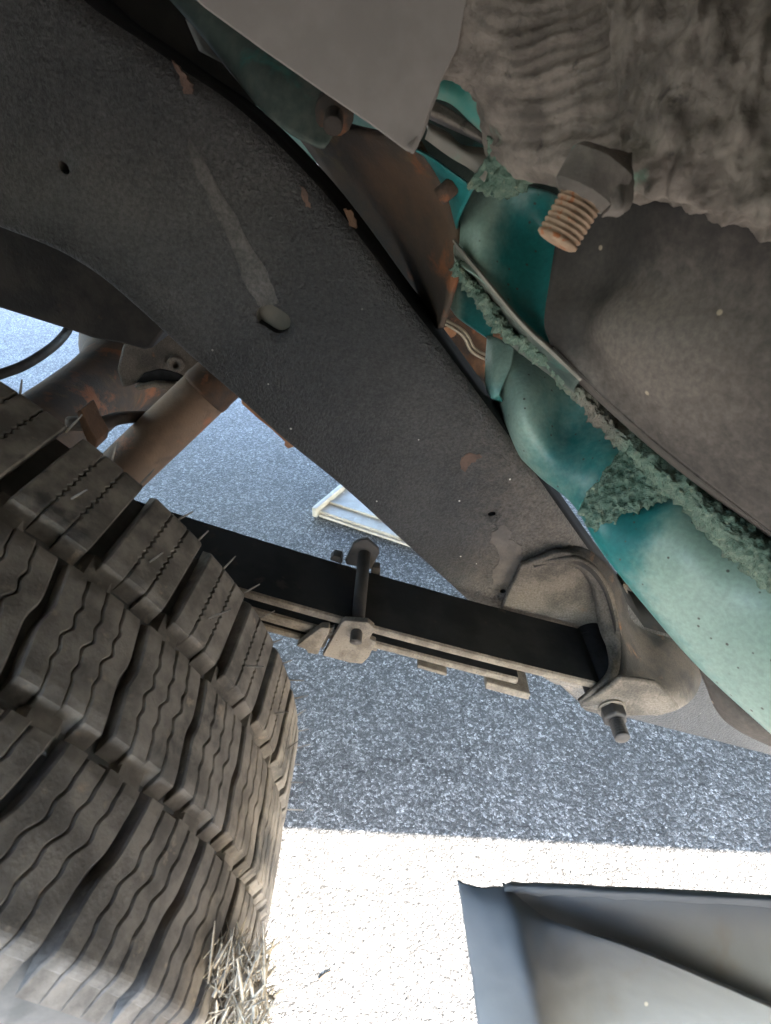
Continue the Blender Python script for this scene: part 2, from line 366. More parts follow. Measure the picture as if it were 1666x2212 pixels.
def cutter(poly, depth):
    n = len(poly); off = Vector((0, depth, 0)); pre = Vector((0, -.02, 0))
    v = [p+pre for p in poly]+[p+off for p in poly]
    f = [tuple(range(n)), tuple(range(2*n-1, n-1, -1))]+[(i, (i+1) % n, n+(i+1) % n, n+i) for i in range(n)]
    return v, f
cv, cf = [], []
def add_cut(v, f):
    k = len(cv); cv.extend(v); cf.extend([tuple(i+k for i in q) for q in f])
def oval(cx, cy, a, b, rot, n=20):
    return [onY(cx+a*math.cos(t)*math.cos(rot)-b*math.sin(t)*math.sin(rot), cy+a*math.cos(t)*math.sin(rot)+b*math.sin(t)*math.cos(rot), YR) for t in [2*PI*k/n for k in range(n)]]
def stadium(cx, cy, L_, r, rot, n=10):
    out = []
    for k in range(n+1): out.append((L_+r*math.cos(-PI/2+PI*k/n), r*math.sin(-PI/2+PI*k/n)))
    for k in range(n+1): out.append((-L_+r*math.cos(PI/2+PI*k/n), r*math.sin(PI/2+PI*k/n)))
    return [onY(cx+x*math.cos(rot)-y*math.sin(rot), cy+x*math.sin(rot)+y*math.cos(rot), YR) for x, y in out]
add_cut(*cutter(stadium(591, 688, 15, 24, math.radians(32)), .009))
add_cut(*cutter(oval(138, 362, 17, 9, math.radians(55)), .03))
add_cut(*cutter(oval(1063, 1110, 9, 4.5, math.radians(-8)), .03))
add_cut(*cutter(oval(1087, 1277, 7, 4, math.radians(-8)), .03))
cme = bpy.data.meshes.new('cut'); cme.from_pydata([tuple(v) for v in cv], [], cf)
cbm = bmesh.new(); cbm.from_mesh(cme); bmesh.ops.recalc_face_normals(cbm, faces=cbm.faces); cbm.to_mesh(cme); cbm.free(); cme.materials.append(M['slot'])
co = bpy.data.objects.new('cut', cme); col.objects.link(co)
bo = rail.modifiers.new('holes', 'BOOLEAN'); bo.operation = 'DIFFERENCE'; bo.solver = 'EXACT'; bo.object = co
bo.material_mode = 'TRANSFER'
dg = bpy.context.evaluated_depsgraph_get(); dg.update()
newme = bpy.data.meshes.new_from_object(rail.evaluated_get(dg)); rail.modifiers.clear(); rail.data = newme
bpy.data.objects.remove(co)
rail.data.materials.append(M['spring'])  # shade under the bed painted as black on the upward faces
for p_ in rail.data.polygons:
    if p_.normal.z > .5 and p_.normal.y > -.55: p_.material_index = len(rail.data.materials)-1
at = rail.data.attributes.new('dust', 'FLOAT', 'POINT')          # road dirt thrown up lies thickest towards the hanger
for v_ in rail.data.vertices:
    t_ = max(0, min(1, (v_.co.x+.02)/.2)); at.data[v_.index].value = (-.3+.95*t_*t_*(3-2*t_)) if v_.co.x < .235 else -.4

def patch(name, pts, mat, y=YR-.0006, th=.0009, parent=rail, jag=0, label=None):
    poly = []
    for i, (x, y_) in enumerate(pts):
        x2, y2 = pts[(i+1) % len(pts)]
        for k in range(4):
            t = k/4; poly.append(onY(x+(x2-x)*t+random.uniform(-jag, jag), y_+(y2-y_)*t+random.uniform(-jag, jag), y))
    return prism(name, poly, (0, th+.004, 0), mat, parent, 0, label)
patch('worn_strip', [(405, 300), (440, 340), (480, 420), (525, 500), (578, 590), (603, 655), (556, 662), (525, 600), (495, 520), (452, 430), (418, 360)], M['worn'] if 'worn' in M else M['undercoat'], jag=3)
patch('scraped_patch', [(1065, 1150), (1085, 1132), (1108, 1150), (1100, 1165), (1128, 1180), (1130, 1215), (1110, 1240), (1100, 1262), (1068, 1262), (1062, 1240), (1080, 1210), (1072, 1180), (1055, 1170)], M['bare'], jag=2.5)
for pp in ([(372, 130), (392, 150), (410, 175), (418, 200), (398, 202), (390, 175)], [(648, 400), (660, 405), (668, 432), (672, 448), (660, 445), (652, 425)], [(1000, 985), (1022, 978), (1040, 985), (1020, 1000), (1005, 1020), (995, 1008)]):
    patch('rust_chip', pp, M['rust_chip'], jag=3)
prism('bottom_flange', [onY(x, y, .496) for x, y in [(520, 850), (580, 905), (640, 955), (634, 966), (622, 969), (614, 962), (616, 955), (585, 926), (555, 902), (522, 872)]], (0, .004, 0), M['rust_bright'], rail, .0005)

# --- rusty gusset plate standing behind the rail
gl = [(600, 235, .41), (690, 360, .44), (745, 450, .46), (805, 540, .48), (865, 630, .50), (925, 725, .52)]
gr_ = [(903, 318, .335), (946, 392, .358), (978, 468, .372), (991, 540, .382), (976, 625, .402), (951, 705, .425)]
sheet('gusset_plate', [gl, [tuple(a+(b-a)*.5 for a, b in zip(p, q)) for p, q in zip(gl, gr_)], gr_], M['rust_dark'], truck, n=8, m=6, thick=.004, disp=lambda u, v, p: .0012*fbm(p, 18), label='dark rusty gusset plate standing behind the frame rail')
tube('bracket_stub', [D(950, 425, .352), D(985, 395, .345)], .0055, M['rust'], truck, sm=1)
patch('rust_chip', [(742, 450), (760, 455), (772, 480), (770, 495), (755, 488)], M['rust'], y=.428, jag=2)

# --- leaf spring
spring = bpy.data.objects.new('leaf_spring', None); spring.location = (-.437, .375, .46); put(spring, truck); spring['label'] = 'black leaf spring with dusty leaf edges'
YS0, YS1 = .34, .41
def zleaf(x): return .4425-.295*x+.12*x*x
def leaf(name, x0, x1, dz0, dz1, th, y0=YS0, y1=YS1, n=24, mat_top='spring', extra=None):
    path = [(x0+(x1-x0)*k/n, zleaf(x0+(x1-x0)*k/n)+dz0+(dz1-dz0)*k/n) for k in range(n+1)]
    if extra: path += extra
    vs, fs, mi = [], [], []
    for i, (x, z) in enumerate(path):
        a = path[max(i-1, 0)]; b = path[min(i+1, len(path)-1)]
        t = Vector((b[0]-a[0], 0, b[1]-a[1])).normalized(); nrm = Vector((-t.z, 0, t.x))
        r = th*.38
        up = Vector((x, 0, z)); dn = up-nrm*th
        sec = [(up, y1), (up, y0+r), (up-nrm*r*.3, y0+r*.25), (up-nrm*r, y0), (dn+nrm*r, y0), (dn+nrm*r*.3, y0+r*.25), (dn, y0+r), (dn, y1)]
        for (p, y) in sec: vs.append((p.x, y, p.z))
    k = 8
    for i in range(len(path)-1):
        for j in range(k):
            fs.append((i*k+j, i*k+(j+1) % k, (i+1)*k+(j+1) % k, (i+1)*k+j)); mi.append(1 if j in (1, 2, 3, 4, 5) else 0)
    fs.append(tuple(range(k))); mi.append(1); fs.append(tuple(range((len(path)-1)*k, len(path)*k))); mi.append(1)
    o = mesh(name, vs, fs, M[mat_top], spring, False)
    o.data.materials.append(M['tan_steel'])
    for p, q in zip(o.data.polygons, mi): p.material_index = q; p.use_smooth = False
    return recalc(o)
# bolt through the spring eye
BX = onY(1320, 1528, .33); EX, EZ = BX.x, BX.z
er = .026
xe = EX-.020
ze = zleaf(xe)
extra = []
ang0 = math.atan2(ze-EZ, xe-EX)
for k in range(1, 22):
    a = 2.25-k/21*5.2
    extra.append((EX+er*math.cos(a), EZ+er*math.sin(a)))
x1 = EX+er*math.cos(2.25)-.018
leaf('leaf', -.9, EX-.016, 0, -.002, .008, extra=[(EX-.010, zleaf(EX-.016)-.0052), (EX-.006, zleaf(EX-.016)-.011), (EX-.004, zleaf(EX-.016)-.018)])
lathe('spring_eye', (EX+.006, YS0-.001, zleaf(EX)-.016), (0, 1, 0), [(0, .017), (.0012, .0188), (.002, .019), (.078, .019), (.079, .0185), (.08, .016)], M['rubber_bush'], spring, 32)
leaf('leaf', -.8, .128, -.0165, -.021, .0075, YS0+.001, YS1-.001)
leaf('leaf', -.7, .0, -.026, -.0265, .007, YS0+.003, YS1-.002)
leaf('leaf', -.62, -.045, -.037, -.037, .007, YS0+.002, YS1-.002)
lathe('bushing', (EX, YS0+.003, EZ), (0, 1, 0), [(0, er-.0085), (.002, er-.008), (.062, er-.008), (.064, er-.0085)], M['rubber_bush'], spring)
for x0_, x1_ in ((.098, .140), (.035, .062)):
    th_ = .009 if x0_ > .09 else .004; z0 = zleaf(x0_)-.0285; z1 = zleaf(x1_)-.030
    prism('leaf_tip_pad', [(x0_, YS0-.004, z0), (x1_, YS0-.004, z1), (x1_, YS0-.004, z1-th_), (x0_, YS0-.004, z0-th_)], (0, .05, 0), M['tan_steel'], spring, .0012)
# clamp: two cheeks, spacer bolt, bottom strap
cl_y0 = .3335
def cpoly(pts, y, ox=488, oy=1084.6, s=.2604): return [onY(ox+x*s, oy+y_*s, y) for x, y_ in pts]
clamp = prism('clamp_plate', cpoly([(800, 1275), (955, 1010), (985, 985), (1180, 1000), (1232, 1045), (1228, 1080), (1190, 1135), (1247, 1162), (1185, 1290), (1130, 1345), (1030, 1335)], cl_y0), (0, .006, 0), M['tan_steel'], spring, .001, 'dusty outer clamp plate with bolt end')
prism('clamp_plate', cpoly([(585, 1195), (700, 1105), (790, 1042), (860, 1045), (858, 1080), (795, 1200), (762, 1268), (675, 1255), (668, 1228)], cl_y0-.0005), (0, .007, 0), M['tan_steel'], spring, .001)
prism('clamp_strap', cpoly([(790, 1200), (862, 1046), (903, 1040), (800, 1232)], cl_y0+.008), (0, .004, 0), M['tan_steel'], spring, .0005)
prism('clamp_ear', cpoly([(990, 490), (1055, 345), (1120, 312), (1175, 310), (1265, 390), (1274, 430), (1205, 560), (1000, 520)], .4115), (0, .005, 0), M['dark'], spring, .0015)
prism('clamp_tab', cpoly([(860, 480), (895, 440), (960, 455), (970, 490), (960, 520)], .4115), (0, .01, 0), M['dark'], spring, .001)
prism('clamp_tab', cpoly([(1200, 590), (1210, 540), (1278, 552), (1280, 620)], .4115), (0, .01, 0), M['dark'], spring, .001)
b1 = onY(488+1150*.2604, 1084.6+430*.2604, .411); b0 = onY(488+1085*.2604, 1084.6+1085*.2604, cl_y0)
lathe('clamp_bolt', b1, b0-b1, [(0, .0058), ((b0-b1).length-.004, .0058), ((b0-b1).length-.003, .0052)]+[((b0-b1).length-.002+k*.0008, .0052 if k % 2 else .0045) for k in range(14)], M['dark'], spring, 16)

# --- spring hanger bracket
hang = bpy.data.objects.new('spring_hanger', None); hang.location = (EX, .40, EZ); put(hang, truck); hang['label'] = 'dusty cast spring hanger with bolt through the spring eye'
prism('inner_cheek', [onY(x, y, .4175) for x, y in [(1060, 1400), (1085, 1312), (1126, 1222), (1150, 1214), (1170, 1207), (1192, 1196), (1222, 1193), (1261, 1202), (1290, 1226), (1313, 1268), (1328, 1312), (1338, 1366), (1345, 1440), (1330, 1500), (1200, 1480)]], (0, .007, 0), M['bracket'], hang, .002)
rim = [(1150, 1216, .418), (1190, 1209, .417), (1228, 1207, .414), (1261, 1215, .411), (1290, 1238, .407), (1313, 1273, .402), (1328, 1318, .394), (1338, 1366, .382), (1342, 1413, .366), (1336, 1455, .350), (1317, 1486, .338), (1286, 1508, .331), (1257, 1529, .3285)]
rin = [(1150, 1222, .4168), (1188, 1217, .4168), (1224, 1219, .4168), (1252, 1232, .416), (1272, 1258, .414), (1283, 1292, .411), (1288, 1330, .405), (1297, 1366, .392), (1312, 1402, .373), (1325, 1434, .356), (1316, 1462, .343), (1280, 1490, .335), (1250, 1516, .331)]
outl = [(1165, 1205, .424), (1205, 1188, .427), (1245, 1180, .43), (1285, 1195, .432), (1325, 1235, .433), (1350, 1290, .432), (1366, 1340, .43), (1405, 1366, .428), (1455, 1382, .424), (1512, 1440, .412), (1506, 1496, .385), (1470, 1530, .36), (1420, 1546, .345)]
outl2 = [(1160, 1212, .421), (1200, 1200, .421), (1240, 1195, .42), (1278, 1216, .42), (1307, 1252, .418), (1330, 1302, .414), (1352, 1350, .408), (1380, 1390, .40), (1405, 1432, .385), (1420, 1475, .363), (1405, 1505, .342), (1365, 1525, .332), (1310, 1537, .3282)]
def yr(L): return [tuple(onY(a, b, c)) for a, b, c in L]
sheet('web_rim', [yr(rin), yr(rim)], M['bracket'], hang, n=5, m=3, thick=.005, pts3=True)
def yd(L, f): return [tuple(onY(a, b, c))+(f(i),) for i, (a, b, c) in enumerate(L)]
lowd = lambda i: max(-.4, min(1.1, (i-9)*.5))  # low dust on the upper shell paints its shade in over the rust
sheet('web_shell', [yd([(a+1, b-1, c+.0005) for a, b, c in rim], lowd), yd(outl2, lowd), yd(outl, lambda i: max(-.4, min(.9, (i-10)*.6)))], M['shell'], hang, n=5, m=5, thick=.005, pts3=True)
prism('outer_cheek', [onY(x, y, .329) for x, y in [(1255, 1520), (1285, 1507), (1318, 1486), (1340, 1466), (1380, 1470), (1421, 1478), (1445, 1500), (1465, 1525), (1471, 1534), (1430, 1547), (1354, 1549), (1300, 1547), (1262, 1537)]], (0, .006, 0), M['bracket'], hang, .0025)
ya = Vector((0, -1, 0)); bx = Vector((EX, .329, EZ))
lathe('washer', bx, ya, [(0, .0125), (.0022, .0125)], M['tan_steel'], hang, 28, False, bev=.0005)
lathe('nut', bx+ya*.0022, ya, [(0, .0112), (.0095, .0112), (.0112, .0095)], M['dark'], hang, 6, False, bev=.0008)
lathe('bolt_end', bx+ya*.0125, ya, thread(0, .019, .0066, .0024, .0016), M['dark'], hang, 20)
prism('stiffener', [onY(x, y, .47) for x, y in [(1345, 1262), (1353, 1262), (1372, 1352), (1440, 1362), (1440, 1372), (1364, 1362)]], (0, .02, 0), M['bracket'], hang, .001)
prism('rear_plate', [onY(x, y, .492) for x, y in [(1340, 1240), (1480, 1300), (1480, 1400), (1360, 1370)]], (0, .005, 0), M['dark'], hang, .001)

# --- brackets beyond the hanger, lower right
sheet('cab_mount', [[(1500, 1400, .47), (1560, 1440, .46), (1640, 1500, .45), (1720, 1560, .44)],
                    [(1512, 1450, .465), (1550, 1500, .455), (1630, 1560, .44), (1720, 1610, .43)],
                    [(1520, 1470, .47), (1550, 1538, .465), (1602, 1583, .455), (1720, 1636, .44)]], M['brown_panel'], truck, thick=.004)
prism('mount_arm', [onY(x, y, .47) for x, y in [(1460, 1500), (1500, 1440), (1600, 1500), (1620, 1550), (1570, 1556), (1482, 1540)]], (0, .02, 0), M['brown_panel'], truck, .002)
mb = onY(1512, 1506, .468)
lathe('mount_bolt', mb, onY(1545, 1520, .45)-mb, [(0, .0085), (.007, .0085)]+[(a+.007, b) for a, b in thread(0, .012, .005, .0019, .001)], M['dark'], truck, 12)

# --- things beyond the rail on the left: bump stop bracket, axle, shock, lines
prism('bump_stop_bracket', [onY(x, y, .50) for x, y in [(-80, 420), (0, 470), (118, 520), (250, 600), (400, 740), (353, 716), (326, 753), (311, 757), (261, 742), (200, 732), (150, 714), (0, 667), (-80, 640)]], (0, .05, 0), M['dark'], truck, .003, 'dark bracket plate beside the frame rail')
axle = lathe('axle_housing', (-.45, .36, .452), (0, 1, 0), [(0, .052), (.36, .052), (.44, .054), (.50, .060), (.54, .072), (.60, .105), (.72, .125), (.82, .11), (.9, .07), (.95, .048), (1.25, .045)], M['rust_dark'], truck, 32, label='rust brown axle tube and differential housing')
tube('brake_cable', [onY(-20, 815, .62), onY(50, 790, .66), onY(110, 752, .72), onY(140, 722, .78), onY(152, 700, .8)], .006, M['dark'], truck)
tube('brake_line', [onY(150, 915, .5), onY(215, 915, .5), onY(260, 903, .52), onY(330, 900, .55), onY(420, 905, .6)], .0075, M['rust_dark'], truck, rf=lambda t: 1.0-.25*t)
prism('cable_bracket', [onY(x, y, .36) for x, y in [(165, 890), (175, 884), (196, 930), (210, 952), (206, 972), (190, 960), (175, 925)]], (0, .02, 0), M['rust'], truck, .001)
sa = onY(225, 1055, .50); sb = onY(458, 834, .56)
shock = tube('shock_absorber', [sa, sa.lerp(sb, .5), sb], .0262, M['shock'], truck, 28, 4, 'rusty shock absorber tube behind the tyre')
sx = (sb-sa).normalized()
lathe('shock_cap', sb-sx*.012, sx, [(0, .0264), (.003, .0272), (.008, .0272), (.011, .0266), (.05, .0268), (.075, .0268), (.08, .018)], M['rust'], shock, 28)
dfp = prism('flange_bracket', [onY(x, y, .70) for x, y in [(262, 745), (330, 720), (358, 712), (440, 770), (440, 830), (400, 832), (385, 822), (330, 818), (296, 830), (262, 842), (250, 800)]], (0, .03, 0), M['bracket'], truck, .006)
recess_shade = prism('recess_shade', [onY(x, y, .6985) for x, y in [(294, 826), (312, 806), (345, 797), (380, 804), (402, 816), (396, 826), (340, 829)]], (0, .01, 0), M['rubber_bush'], dfp, .001)  # black plate on the bracket, painting the darkness of a hollow
lathe('plug', onY(381, 785, .698), (0, -1, 0), [(-.006, .0105), (.004, .0105), (.005, .0095), (.005, .005), (.0, .0045)], M['bracket'], dfp, 20)
prism('lower_arm', [onY(x, y, .69) for x, y in [(287, 836), (330, 826), (400, 830), (440, 846), (400, 851), (372, 848), (330, 838), (300, 846)]], (0, .03, 0), M['tan_steel'], truck, .003)
# --- far crossmember seen through the gap, with brake lines
cm = prism('crossmember', [onY(x, y, 1.0) for x, y in [(930, 640), (1100, 720), (1110, 905), (1055, 868), (1020, 830), (930, 700)]], (0, .004, 0), M['rust'], truck, .001, 'rusty crossmember seen through the gap beside the rail')
def far_line(pts, r, mat, y, name, **k): return tube(name, [onY(x, yy, y) for x, yy in pts], r, mat, cm, 10, 5, **k)
far_line([(945, 682), (985, 703), (1008, 722), (1025, 752), (1062, 772), (1110, 790)], .003, M['line'], .985, 'brake_line')
far_line([(945, 690), (982, 711), (1002, 728), (1020, 760), (1060, 781), (1110, 800)], .0026, M['line'], .975, 'brake_line')
far_line([(960, 735), (1000, 790), (1030, 820), (1060, 832), (1110, 835)], .008, M['dark'], .97, 'corrugated_hose', rf=None)
prism('clip', [onY(972+15*math.cos(a), 717+13*math.sin(a), .98) for a in [2*PI*k/14 for k in range(12)]], (0, .006, 0), M['rust_bright'], cm, .001)

# ------------------------------------------------------------------ body sheet metal
body = bpy.data.objects.new('wheelhouse', None); body.location = (.15, .33, .6); put(body, truck); body['label'] = 'teal sheet metal wheelhouse with grey dirt and seam sealer'
gp = [(360, -60), (440, 15), (575, 113), (700, 200), (800, 268), (878, 326), (893, 331), (903, 318), (928, 240), (952, 178), (990, 100), (1020, -60)]
prism('inner_panel', [onY(x, y, .345) for x, y in gp], (0, .003, 0), M['grey_panel'], body, .001, 'flat grey dusty panel at the top')
sheet('panel_hem', [[(893, 332, .2885), (915, 290, .2865), (935, 235, .283), (952, 183, .280)],
                    [(887, 322, .2870), (905, 285, .2845), (924, 232, .281), (940, 180, .278)],
                    [(880, 318, .2885), (896, 280, .286), (914, 228, .2825), (928, 175, .2795)]], M['grey_panel'], body, n=6, m=6, thick=.002,
      disp=lambda u, v, p: .0012*fbm(p, 120))
# teal bracket peeking out under the panel
sheet('teal_bracket', [[(330, -40, .36, .1), (560, 60, .36, .1), (700, 160, .35, .2), (780, 200, .35, .2)],
                       [(420, 60, .37, 0), (575, 150, .352, .2), (700, 230, .35, .3), (735, 260, .352, .3)],
                       [(500, 160, .38, 0), (583, 255, .355, .2), (690, 315, .352, .3), (722, 292, .355, .3)]], M['dirty_teal'], body, thick=.003)
sheet('bracket_return', [[(400, 40, .385), (540, 90, .37), (566, 140, .356), (575, 150, .352)], [(430, 110, .39), (540, 170, .378), (580, 220, .36), (584, 252, .355)]], M['dark'], body)
nb = D(722, 250, .345)
lathe('panel_nut', nb, D(716, 292, .335)-nb, [(-.008, .012), (0, .012)]+[(a, b) for a, b in thread(0, .012, .0062, .0018, .001)], M['rust_dark'], body, 12)

# backing structure so nothing is open behind the corner
sheet('corner_back', [[(880, 180, .40), (1000, 200, .40), (1150, 240, .39), (1300, 300, .36)],
                      [(900, 330, .42), (1000, 380, .43), (1150, 400, .42), (1280, 420, .38)],
                      [(940, 430, .43), (1000, 480, .45), (1150, 520, .45), (1280, 500, .40)]], M['dirty_teal'], body)
sheet('corner_patch', [[(952, 150, .30, .2), (985, 120, .30, .2), (1010, 170, .298, .3), (1070, 240, .296, .6)],
                       [(946, 185, .303, .2), (985, 195, .303, .1), (1020, 230, .302, .1), (1062, 285, .302, .5)],
                       [(938, 212, .308, .5), (975, 225, .308, .3), (1015, 262, .308, .3), (1055, 300, .308, .9)]], M['teal_lite'], body)
sheet('corner_flange', [[(935, 215, .312), (980, 240, .312), (1040, 285, .312), (1090, 320, .312)],
                        [(925, 245, .314), (965, 262, .314), (1020, 292, .314), (1085, 330, .314)],
                        [(922, 255, .332), (965, 275, .332), (1020, 300, .33), (1085, 335, .325)]], M['sealer_grey'], body)
sheet('corner_lip', [[(922, 262, .325), (968, 285, .325), (1000, 312, .324), (1070, 320, .318)],
                     [(925, 275, .318), (970, 302, .318), (1010, 330, .316), (1066, 345, .314)],
                     [(918, 300, .322), (970, 338, .322), (1015, 365, .32), (1045, 392, .318)]], M['pale_metal'], body)
sheet('corner_edge', [[(900, 318, .34), (940, 340, .34), (980, 370, .34), (1025, 402, .338)],
                      [(902, 326, .335), (940, 350, .335), (980, 380, .335), (1022, 410, .335)],
                      [(912, 345, .37), (945, 395, .37), (965, 430, .37), (990, 470, .36)],
                      [(930, 380, .40), (950, 420, .40), (965, 460, .40), (985, 500, .38)]], M['teal'], body, n=6, m=5)

def strokes(u, v, p):
    x, y = proj(p); r = math.hypot(x-1150, y+110)+26*fbm(p, 20, 2)
    a = math.sin(r/5.2+2*fbm(p, 40, 2))*.55+math.sin(r/13.5)*.6
    return .0013*a*max(.05, fbm(p, 24, 2)+.55) + .0035*fbm(p, 26, 3)+.0007*fbm(p, 120)
sheet('seam_sealer', [[(800, -50, .262), (950, -50, .255), (1100, -50, .248), (1250, -50, .24), (1380, -50, .232)],
                      [(810, 60, .268), (950, 70, .266), (1100, 80, .258), (1250, 90, .248), (1380, 100, .236)],
                      [(840, 140, .272), (955, 160, .276), (1090, 170, .27), (1250, 190, .256), (1385, 220, .24)],
                      [(935, 175, .282), (985, 165, .284), (1090, 260, .286), (1250, 290, .264), (1385, 320, .244)],
                      [(960, 150, .288), (1005, 170, .290), (1080, 310, .30), (1230, 370, .272), (1370, 400, .25)],
                      [(970, 150, .292), (1015, 175, .295), (1060, 340, .312), (1180, 400, .30), (1340, 440, .262)]], M['sealer_grey'], body, n=22, m=16, thick=.002, disp=strokes,
      label='brush-marked grey seam sealer at the top corner')
def rough(u, v, p): return .005*fbm(p, 70)+.003*fbm(p, 210)
sheet('seam_sealer', [[(1060, 300, .306), (1110, 310, .30), (1160, 330, .297), (1215, 350, .296)],
                      [(1050, 350, .312), (1085, 365, .308), (1130, 372, .306), (1185, 370, .304)],
                      [(1012, 396, .325), (1050, 405, .322), (1090, 412, .32), (1130, 400, .318)],
                      [(1020, 408, .34), (1052, 428, .335), (1085, 428, .335), (1120, 410, .33)]], M['sealer_green'], body, n=14, m=12, disp=rough)
def lumps(u, v, p):
    q = Vector((p.x*1.7, p.y, p.z*.8))
    return .0048*max(0, fbm(q, 85, 2)+.2)+.0014*fbm(p, 150, 3)
sheet('seam_sealer', [[(1310, -60, .228), (1430, -60, .215), (1560, -60, .205), (1720, -60, .195)],
                      [(1325, 120, .236), (1440, 130, .222), (1570, 150, .21), (1720, 160, .198)],
                      [(1345, 280, .243), (1450, 290, .228), (1580, 310, .215), (1720, 340, .203)],
                      [(1352, 390, .252), (1455, 405, .236), (1580, 440, .222), (1720, 485, .208)],
                      [(1345, 425, .272), (1455, 440, .255), (1580, 480, .24), (1720, 525, .222)]], M['sealer_grey'], body, n=24, m=20, thick=.002, disp=lumps,
      label='thick lumpy dirty seam sealer at the upper right')
# big rusty bolt with a dirt covered nut
n0 = D(1290, 372, .232); n1 = D(1203, 520, .243); nx = (n1-n0).normalized()
lathe('bolt_nut', n0-nx*.011, nx, [(.004, .0135), (.008, .0160), (.020, .0158), (.0235, .0130)], M['nut'], body, 6, False, phase=.5, bev=.0045, label='dirt covered hexagon nut')
lathe('bolt_end', n0+nx*.009, nx, thread(0, (n1-n0).length-.008, .0096, .0024, .0011), M['thread'], body, 24, label='rusty threaded bolt end')
sheet('nut_cover', [[(1270, 330, .236), (1320, 320, .234), (1365, 330, .236)], [(1300, 380, .226), (1345, 370, .224), (1372, 390, .235)], [(1320, 440, .226), (1350, 440, .226), (1368, 430, .24)], [(1300, 470, .236), (1335, 468, .236), (1360, 450, .25)]],
      M['nut'], body, n=8, m=8, disp=lambda u, v, p: .001*fbm(p, 150))

# teal pocket and its flange
sheet('teal_pocket', [[(1000, 400, .375, .9), (1050, 415, .36, .9), (1110, 400, .355, .5), (1180, 415, .35, .3), (1250, 450, .33, .2)],
                      [(985, 480, .38, .9), (1045, 490, .36, .8), (1110, 490, .37, .1), (1180, 500, .372, -.2), (1235, 510, .35, 0)],
                      [(980, 540, .385, .9), (1040, 560, .363, .7), (1110, 590, .368, -.1), (1170, 600, .37, -.4), (1225, 600, .352, -.2)],
                      [(985, 560, .37, 1), (1050, 602, .358, .9), (1115, 665, .362, .1), (1165, 705, .362, -.3), (1205, 735, .352, 0)],
                      [(985, 566, .368, 1), (1048, 608, .356, 1), (1112, 676, .354, .6), (1162, 722, .352, .3), (1200, 755, .348, .3)]], M['teal'], body, label='teal painted pocket behind the bolt')
sheet('flange_highlight', [[(980, 515, .372), (1050, 597, .3555), (1130, 690, .3515), (1200, 754, .3475), (1260, 812, .345)],  # narrow pale strip paints the highlight along the flange edge
                       [(982, 522, .370), (1048, 602, .3535), (1127, 696, .3495), (1196, 760, .3455), (1257, 818, .343)],
                       [(982, 532, .372), (1046, 610, .356), (1123, 702, .352), (1191, 766, .348), (1253, 824, .345)]], M['pale_metal'], body, n=8, m=5, label='pale flange edge with painted highlight')
sheet('flange_return', [[(982, 530, .3725, .9), (1046, 608, .3565, .8), (1123, 700, .3525, .5), (1191, 764, .3485, .3), (1253, 822, .3455, .2)],
                       [(982, 575, .39, .3), (1038, 648, .38, .3), (1103, 722, .375, .1), (1177, 785, .37, 0), (1240, 840, .365, 0)],
                       [(985, 590, .41, .6), (1036, 662, .40, .6), (1095, 738, .395, .6), (1170, 798, .39, .6), (1240, 850, .38, .6)]], M['dirty_teal'], body, n=8, m=5)
sheet('dark_panel', [[(1212, 450, .335, -.4), (1330, 415, .30, -.4), (1450, 415, .262, -.1), (1700, 480, .225, .2)],  # low dust at the left paints shade into the panel colour
                     [(1190, 590, .345, -.4), (1290, 590, .325, -.35), (1420, 590, .285, .4), (1700, 640, .235, .3)],
                     [(1176, 690, .348, -.4), (1250, 690, .335, -.2), (1350, 740, .30, 1), (1700, 850, .245, .3)],
                     [(1186, 735, .348, -.3), (1262, 800, .341, .6), (1440, 950, .312, .3), (1700, 1140, .28, .2)],
                     [(1196, 750, .3465), (1280, 832, .3395, .5), (1448, 978, .316, .3), (1700, 1172, .285, .3)],
                     [(1196, 757, .35), (1277, 840, .3435, .5), (1445, 986, .32, .3), (1700, 1180, .29, .3)],
                     [(1192, 765, .375), (1272, 848, .372, .3), (1440, 996, .352, .3), (1700, 1195, .33, .3)]], M['brown_panel'], body, n=10, m=8, thick=.002, label='dark dirt speckled panel at the right')
# lower teal skin
sheet('lower_skin', [[(950, 560, .50, .6), (985, 575, .49, .7), (1020, 630, .48, .3), (1065, 700, .48, .1)],
                     [(957, 610, .48, .8), (985, 630, .475, .8), (1012, 660, .478, .1), (1065, 735, .48, 0)],
                     [(964, 652, .475, .9), (985, 680, .473, .7), (1012, 702, .478, 0), (1065, 738, .48, 0)]], M['teal'], body)
sheet('skin_flap', [[(1052, 725, .478, .8), (1075, 730, .468, .8), (1112, 750, .462, .8)],
                    [(1048, 790, .475, .9), (1068, 795, .46, .9), (1104, 792, .458, .9)],
                    [(1050, 840, .476, .5), (1062, 855, .464, .3), (1080, 846, .458, .3)],
                    [(1060, 860, .49, .1), (1070, 864, .48, .1), (1084, 868, .47, .1)]], M['teal'], body, label='rounded pale teal flap')
C = [((1066, 728, .49), (1066, 862, .495)), ((1110, 745, .485), (1080, 880, .49)), ((1180, 790, .47), (1102, 955, .485)), ((1265, 865, .452), (1166, 1025, .465)), ((1350, 950, .43), (1238, 1085, .445)),
     ((1430, 1010, .41), (1300, 1185, .415)), ((1520, 1080, .385), (1400, 1310, .405)), ((1666, 1200, .345), (1515, 1440, .385)), ((1800, 1310, .315), (1690, 1600, .355))]
bulge = [[0, -.01, -.008, 0], [-.0, -.022, -.018, 0], [0, -.03, -.034, 0], [.012, .005, -.01, 0], [0, -.014, -.012, 0], [0, -.004, -.010, 0], [0, -.024, -.020, 0], [0, -.012, -.012, 0], [0, -.012, -.012, 0]]
